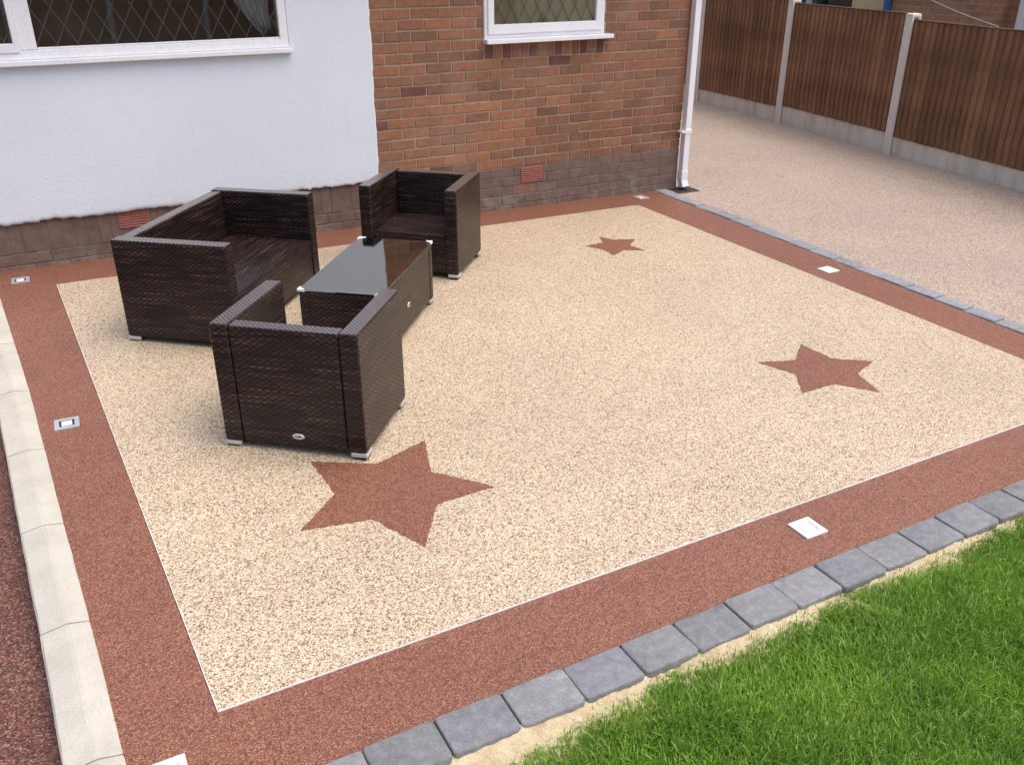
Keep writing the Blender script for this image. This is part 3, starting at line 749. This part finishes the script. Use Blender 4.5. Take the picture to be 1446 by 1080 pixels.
# gully under it
gy = empty('drain_gully', (.015, -.085, -.026)); tag(gy, 'dark square drain gully under the white downpipe', 'drain')
bm = bmesh.new()
for a in ((-.125, .125, -.11, -.085), (-.125, .125, .085, .11), (-.125, -.1, -.085, .085), (.1, .125, -.085, .085)): add_box(bm, *a, -.02, .014, .004)
link('gully_surround', to_mesh(bm, 'gully_surround'), M['gully'], gy)
box('gully_bottom', M['darkgap'], gy, -.1, .1, -.085, .085, -.02, .006, 0)
bm = bmesh.new()
for k in range(6): add_box(bm, -.1, .1, -.075 + k * .028, -.065 + k * .028, .006, .011, .001)
link('gully_grate', to_mesh(bm, 'gully_grate'), M['gully'], gy)

# ---------------------------------------------------------------- fence by the drive
def make_board_mesh(h, wd, seed):
    r = random.Random(seed); bm = bmesh.new()
    # feather edge: 4 mm at one edge, 13 mm at the other
    x0, x1 = 0, wd; z0, z1 = 0, h; t0, t1 = .004, .019
    pr = [(x0, 0), (x1, -.006), (x1, -.006 - t1), (x0, -t0 - .001)]
    segs = 5; rows = []
    for k in range(segs + 1):
        z = lerp(z0, z1, k / segs); dx = r.uniform(-.0018, .0018)
        rows.append([bm.verts.new((x + dx, y + r.uniform(-.0008, .0008), z)) for x, y in pr])
    for k in range(segs):
        for q in range(4): bm.faces.new((rows[k][q], rows[k][(q + 1) % 4], rows[k + 1][(q + 1) % 4], rows[k + 1][q]))
    bm.faces.new(rows[0]); bm.faces.new(rows[-1][::-1])
    me = to_mesh(bm, 'board'); me.materials.append(M['wood']); return me
boards = {}
def wood_col():
    d = random.uniform(.82, 1.2); return (.27 * d, .150 * d, .086 * d, 1)
def fence_run(posts, ptops, panels, labels, gz0, group, vis=True):
    for i, (px, py) in enumerate(posts):
        j = min(i, len(posts) - 2); a, b = posts[j], posts[j + 1]; rz = math.atan2(b[1] - a[1], b[0] - a[0])
        bm = bmesh.new(); h = ptops[i]; wd, dp_ = .052, .048
        # slotted H section with a weathered chamfered top
        add_box(bm, -.020, .020, -dp_ + .006, dp_ - .006, gz0 - .1, h - .012)
        for s in (-1, 1):
            add_box(bm, -wd, wd, s * dp_ - .017 if s > 0 else -dp_ - .012, dp_ + .012 if s > 0 else -dp_ + .017, gz0 - .1, h - .010, .006, 2)
        add_box(bm, -wd - .002, wd + .002, -dp_ - .012, dp_ + .012, h - .045, h, .018, 2)
        o = link('fence_post', to_mesh(bm, 'fence_post'), M['post']); o.location = (px, py, 0); o.rotation_euler.z = rz
        tag(o, labels['post'][i], 'fence post', group)
    for i, (a, b) in enumerate(zip(posts, posts[1:])):
        rz = math.atan2(b[1] - a[1], b[0] - a[0]); L = math.hypot(b[0] - a[0], b[1] - a[1]); zb, zt = panels[i]
        root = empty('wooden_fence', (a[0], a[1], zb), rz); tag(root, labels['panel'][i], 'fence', group)
        nb_ = round(L / .0895); pitch = (L - .05) / nb_; h = zt - zb - .012
        for k in range(nb_):
            key = (round(h, 3), round(pitch, 4), k % 5)
            if key not in boards: boards[key] = make_board_mesh(h, pitch + .016, len(boards))
            o = bpy.data.objects.new('board', boards[key]); COL.objects.link(o); o.parent = root
            o.location = (.025 + k * pitch, -.012 * fsign, random.uniform(-.003, .002)); o.color = [q * stain_or_lift for q in wood_col()[:3]] + [1]
            o.rotation_euler = (0, random.uniform(-.002, .002), 0)
            if fsign < 0: o.scale.y = -1
        bm = bmesh.new(); add_box(bm, .022, L - .022, -.032, .028, h, h + .014, .003); cap = link('capping_rail', to_mesh(bm, 'capping_rail'), M['wood'], root); cap.color = (.13, .07, .045, 1)
        bm = bmesh.new()
        for zz in (.10, h * .5, h - .1): add_box(bm, .022, L - .022, *sorted((.002 * fsign, .034 * fsign)), zz - .02, zz + .02)
        rl = link('back_rail', to_mesh(bm, 'back_rail'), M['wood'], root); rl.color = (.13, .07, .045, 1)
        bm = bmesh.new(); add_box(bm, .024, L - .024, -.018, .022, gz0 - .08 - zb, -.003, .005)
        g_ = link('gravel_board', to_mesh(bm, 'gravel_board'), M['gboard']); g_.location = (a[0], a[1], zb); g_.rotation_euler.z = rz
        tag(g_, labels['board'][i], 'gravel board', group)
# the drive side is towards -x: posts run from far to near, so local -y faces -x ... (direction is -y, local -y = -x)
fsign = 1; stain_or_lift = 1.0
posts = [(3.70, 6.22), (3.600, 4.210), (3.465, 2.289), (3.157, .190), (2.850, -1.885), (2.545, -3.96)]
fence_run(posts, [1.52, 1.51, 1.494, 1.458, 1.42, 1.40], [(.19, 1.49), (.170, 1.490), (.200, 1.455), (.172, 1.398), (.15, 1.37)],
  {'post': ['concrete fence post hidden behind the house corner', 'concrete fence post just right of the white downpipe', 'concrete fence post between the two farther brown panels, top at picture edge',
            'nearest full concrete fence post with chamfered top in front of the brick neighbour', 'concrete fence post beyond the right edge', 'concrete fence post farther beyond the right edge'],
   'panel': ['brown feather-edge panel behind the house corner', 'brown fence panel next to the white downpipe, farthest in view', 'middle brown fence panel, under the cream neighbouring wall', 'nearest brown fence panel, cut by the right edge', 'brown fence panel out of the right edge'],
   'board': ['concrete gravel board behind the house corner', 'farthest concrete gravel board, beside the downpipe', 'stained concrete gravel board under the middle fence panel', 'concrete gravel board under the nearest fence panel', 'gravel board out of the right edge']},
  -.02, 'fence along the driveway')
# garden fence at the far end of the lawn, behind the photographer (reflected in the leaded windows)
fsign = -1; stain_or_lift = 1.9  # back fence wood lightened here to offset its shaded side in the reflections
bp = [(-9.3 + 1.95 * k, -15.0 + .0 * k) for k in range(9)]
fsign = -1
on = ['first', 'second', 'third', 'fourth', 'fifth', 'sixth', 'seventh', 'eighth', 'ninth']
fence_run(bp, [1.75] * 9, [(.10, 1.70)] * 8, {'post': ['%s concrete post of the fence reflected in the window' % q for q in on], 'panel': ['%s brown panel of the fence reflected in the window' % q for q in on],
  'board': ['%s gravel board of the fence reflected in the window' % q for q in on]}, -.05, 'fence at the end of the lawn')

# ---------------------------------------------------------------- neighbour beyond the fence
nh = empty('neighbour_house', (6.2, 0, 0)); tag(nh, 'brick neighbouring house with cream wall panel beyond the fence', 'house')
nh.location = (0, 0, 0)
t = NT('neighbour_brick'); bt = t.new('ShaderNodeTexBrick'); bt.inputs['Scale'].default_value = 1
bt.inputs['Brick Width'].default_value = .225; bt.inputs['Row Height'].default_value = .082; bt.inputs['Mortar Size'].default_value = .006; bt.inputs['Bias'].default_value = -.2
bt.inputs['Color1'].default_value = (.46, .235, .13, 1); bt.inputs['Color2'].default_value = (.36, .185, .105, 1); bt.inputs['Mortar'].default_value = (.42, .33, .25, 1)
t.l.new(t.uv(), bt.inputs['Vector']); nn = t.noise(t.pos(), 6, 4)
M['nbrick'] = t.fin(t.mix(1, bt.outputs[0], t.ramp(nn, [(.3, (.82, .8, .78)), (.7, (1.12, 1.12, 1.12))]), 'MULTIPLY'), .85, .25)
box('wall', M['nbrick'], nh, 6.2, 11, 1.40, 3.12, -.1, 5.2, 0)
box('recessed_wall', M['nbrick'], nh, 6.45, 11, -4.5, 1.398, -.1, 5.2, 0)
box('cream_wall', mat_noisy('cream_render', (.62, .51, .27), (.70, .59, .34), 4, .8, .2), nh, 6.24, 11, 3.20, 3.93, -.1, 3.2, 0)
box('dark_panelling', mat_noisy('dark_shed_wood', (.06, .035, .028), (.10, .06, .045), 12, .8, .4), nh, 6.23, 11, 3.932, 4.42, -.1, 2.6, 0)
box('far_wall', M['nbrick'], nh, 6.5, 11, 4.45, 9.0, -.1, 4.6, 0)
box('white_downpipe', M['upvc'], nh, 6.33, 6.41, 1.10, 1.19, -.1, 5.0, .006)
bp_ = bmesh.new(); add_box(bp_, 6.10, 6.19, 3.13, 3.20, -.1, 3.4, .012, 2)
tag(link('blue_post', to_mesh(bp_, 'blue_post'), mat_noisy('blue_paint', (.03, .13, .32), (.04, .17, .38), 6, .45, 0)), 'blue post between cream wall and brick wall beyond the fence', 'post')
# washing line
V = []; Fc = []; a, b = Vector((6.15, 2.50, 1.44)), Vector((6.17, 1.30, 1.14)); n = 10
for k in range(n + 1):
    c = a.lerp(b, k / n); c.z -= .02 * math.sin(math.pi * k / n)
    for q in range(5): V.append(c + Vector((math.cos(q * 1.2566), 0, math.sin(q * 1.2566))) * .0055)
for k in range(n):
    for q in range(5): Fc.append((k * 5 + q, k * 5 + (q + 1) % 5, k * 5 + 5 + (q + 1) % 5, k * 5 + 5 + q))
tag(pd('white_cable', V, Fc, M['upvc']), 'thin white cable slanting across the neighbouring brick wall', 'cable')
for k, (yy, cc) in enumerate(((4.62, (.03, .075, .05)), (4.9, (.03, .075, .05)), (4.76, (.45, .45, .44)))):
    o = box('upright_board', mat_noisy('bin_plastic_%d' % k, cc, tuple(c * 1.3 for c in cc), 4, .5, 0), None, 6.15, 6.42, yy - .065, yy + .065, -.05, 1.62, .02, 2)
    tag(o, ['green upright board beyond the fence, next to the dark panelling', 'green upright board beyond the fence, farther from the dark panelling', 'grey upright board between two green ones beyond the fence'][k], 'board', 'uprights beyond the fence')

# ---------------------------------------------------------------- rattan furniture
def feet(t, hw, hd):
    for sx in (-1, 1):
        for sy in (-1, 1):
            bm = bmesh.new(); cx, cy = sx * hw, sy * hd; L = .075
            add_box(bm, *sorted((cx + sx * .001, cx - sx * L)), *sorted((cy + sy * .001, cy - sy * .02)), .010, .030, .002)
            add_box(bm, *sorted((cx + sx * .0012, cx - sx * .02)), *sorted((cy - sy * .0205, cy - sy * L)), .010, .030, .002)
            f = link('foot', to_mesh(bm, 'foot'), M['alu'], t)
            box('foot_pad', M['rubber'], f, *sorted((cx - sx * .004, cx - sx * .06)), *sorted((cy - sy * .004, cy - sy * .06)), 0, .0098, .001)
def badge(t, loc, rz, sx=.030, sz=.015):
    bm = bmesh.new(); n = 24
    a = [bm.verts.new((sx * math.cos(k / n * 6.2832), 0, sz * math.sin(k / n * 6.2832))) for k in range(n)]
    b = [bm.verts.new((sx * .88 * math.cos(k / n * 6.2832), -.003, sz * .85 * math.sin(k / n * 6.2832))) for k in range(n)]
    for k in range(n): bm.faces.new((a[k], a[(k + 1) % n], b[(k + 1) % n], b[k]))
    bm.faces.new(b)
    o = link('badge', to_mesh(bm, 'badge'), M['alu'], t); o.location = loc; o.rotation_euler.z = rz
    bm = bmesh.new()
    for x0, x1, z0, z1 in ((.006, .011, -.004, .006), (.011, .016, -.001, .003), (-.016, -.012, -.004, .002), (-.008, -.004, -.004, .002), (-.001, .003, -.004, .002)): add_box(bm, x0, x1, -.0042, -.0028, z0, z1)
    link('badge_mark', to_mesh(bm, 'badge_mark'), M['rubber'], o)
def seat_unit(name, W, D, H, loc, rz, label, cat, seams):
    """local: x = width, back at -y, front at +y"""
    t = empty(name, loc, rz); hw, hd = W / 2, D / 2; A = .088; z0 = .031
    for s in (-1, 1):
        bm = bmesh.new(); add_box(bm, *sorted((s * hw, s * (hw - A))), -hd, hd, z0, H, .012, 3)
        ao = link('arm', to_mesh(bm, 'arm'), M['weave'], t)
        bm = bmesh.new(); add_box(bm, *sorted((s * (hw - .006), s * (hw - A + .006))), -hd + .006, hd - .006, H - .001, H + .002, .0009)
        link('arm_top', to_mesh(bm, 'arm_top'), M['weavetop_sheen'], ao)  # thin cap added for the painted sky sheen
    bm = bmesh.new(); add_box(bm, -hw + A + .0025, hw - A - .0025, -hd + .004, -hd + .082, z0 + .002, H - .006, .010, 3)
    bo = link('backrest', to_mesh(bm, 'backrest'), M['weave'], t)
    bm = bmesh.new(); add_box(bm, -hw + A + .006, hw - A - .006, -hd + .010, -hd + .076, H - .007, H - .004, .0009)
    link('backrest_top', to_mesh(bm, 'backrest_top'), M['weavetop_sheen'], bo)
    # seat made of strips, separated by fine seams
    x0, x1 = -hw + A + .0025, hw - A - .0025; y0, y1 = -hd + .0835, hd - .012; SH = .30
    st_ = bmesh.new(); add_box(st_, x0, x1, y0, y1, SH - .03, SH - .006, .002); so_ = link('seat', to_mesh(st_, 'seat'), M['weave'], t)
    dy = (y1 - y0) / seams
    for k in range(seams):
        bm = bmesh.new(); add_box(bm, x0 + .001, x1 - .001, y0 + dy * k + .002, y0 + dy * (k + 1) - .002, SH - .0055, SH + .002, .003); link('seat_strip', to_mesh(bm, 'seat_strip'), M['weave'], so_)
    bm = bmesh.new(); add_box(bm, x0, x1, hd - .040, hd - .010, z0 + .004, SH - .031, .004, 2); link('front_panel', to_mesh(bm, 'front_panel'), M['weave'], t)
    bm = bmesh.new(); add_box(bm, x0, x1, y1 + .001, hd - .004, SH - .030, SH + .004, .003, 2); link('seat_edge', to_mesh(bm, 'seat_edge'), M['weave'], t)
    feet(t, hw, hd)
    badge(t, (.02, -hd + .0035, .085), 0)
    return tag(t, label, cat, 'brown rattan garden furniture')
def place(cx, cy): return (cx, cy, gz(cx, cy) + .006)
# near armchair: back edge A-B, side B-C
A = Vector((-4.960, -3.112)); B = Vector((-4.432, -3.545)); C = Vector((-4.045, -3.118))
u = (B - A).normalized(); v = Vector((-u.y, u.x)); Wd, Dp = .690, .580
c = (A + B) / 2 + v * (Dp / 2)
seat_unit('rattan_armchair', Wd, Dp, .612, place(c.x, c.y), math.atan2(u.y, u.x), 'near brown rattan armchair with its back and oval badge towards us, beside the largest star', 'armchair', 2)
# far armchair: faces the near one
R_ = Vector((-2.655, -1.100)); Fp = Vector((-3.050, -1.545)); u2 = (Fp - R_).normalized()   # front direction
wdir = Vector((-u2.y, u2.x))  # local x for front=+y : x = rot(-90) of y
xd = Vector((u2.y, -u2.x)); Dp2 = .590; Wd2 = .700
c = R_ + u2 * (Dp2 / 2) + xd * (Wd2 / 2) if False else None
# the corner R_ is the back corner on the viewer's right; the chair extends to the left along xl
xl = xd if xd.x < 0 else -xd
c = R_ + u2 * (Dp2 / 2) + xl * (Wd2 / 2)
seat_unit('rattan_armchair', Wd2, Dp2, .615, place(c.x, c.y), math.atan2(xd.y, xd.x), 'far brown rattan armchair by the brick wall, open side and seat towards us', 'armchair', 2)
# sofa: back runs from near-left to far, faces right
P0 = Vector((-5.208, -1.640)); bd = Vector((.628, .778)).normalized(); fd = Vector((bd.y, -bd.x)); Ls, Ds = 1.235, .690
c = P0 + bd * (Ls / 2) + fd * (Ds / 2); xdir = Vector((fd.y, -fd.x))
seat_unit('rattan_sofa', Ls, Ds, .605, place(c.x, c.y), math.atan2(xdir.y, xdir.x), 'brown rattan two-seat sofa with its back to the white rendered wall', 'sofa', 3)
# coffee table
T0 = Vector((-3.365, -1.845)); ld = Vector((.630, .777)).normalized(); sd = Vector((-ld.y, ld.x)); Lt, Wt, Ht = .985, .475, .405
c = T0 - ld * (Lt / 2) + sd * (Wt / 2)
tb = empty('rattan_coffee_table', place(c.x, c.y), math.atan2(ld.y, ld.x)); tag(tb, 'low brown rattan coffee table with glass top between the seats', 'coffee table', 'brown rattan garden furniture')
hx, hy = Lt / 2, Wt / 2
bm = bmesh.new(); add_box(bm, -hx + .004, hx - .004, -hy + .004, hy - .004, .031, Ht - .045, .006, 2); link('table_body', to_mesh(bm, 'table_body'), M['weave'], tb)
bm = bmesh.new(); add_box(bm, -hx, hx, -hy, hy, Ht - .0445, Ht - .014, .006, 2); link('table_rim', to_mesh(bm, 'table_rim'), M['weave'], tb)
for sx in (-1, 1):
    for sy in (-1, 1):
        bm = bmesh.new(); add_box(bm, *sorted((sx * hx, sx * (hx - .055))), *sorted((sy * hy, sy * (hy - .055))), .031, Ht - .045, .006, 2); link('table_leg', to_mesh(bm, 'table_leg'), M['weave'], tb)
bm = bmesh.new(); add_box(bm, -hx - .004, hx + .004, -hy - .004, hy + .004, Ht - .009, Ht - .003, .001); link('glass_top', to_mesh(bm, 'glass_top'), M['topglass'], tb)
for sx in (-1, 1):
    for sy in (-1, 1):
        bm = bmesh.new(); X, Y = sx * (hx + .006), sy * (hy + .006)
        vs = [(X, Y), (X - sx * .045, Y), (X, Y - sy * .045)]
        lo_ = [bm.verts.new((x, y, Ht - .013)) for x, y in vs]; hi_ = [bm.verts.new((x, y, Ht + .001)) for x, y in vs]
        bm.faces.new(lo_); bm.faces.new(hi_)
        for q in range(3): bm.faces.new((lo_[q], lo_[(q + 1) % 3], hi_[(q + 1) % 3], hi_[q]))
        link('corner_clip', to_mesh(bm, 'corner_clip'), mat_clip if 'mat_clip' in globals() else M['lens'], tb)
feet(tb, hx, hy)
badge(tb, (-.02, -hy + .0035, .17), 0, .026, .017)
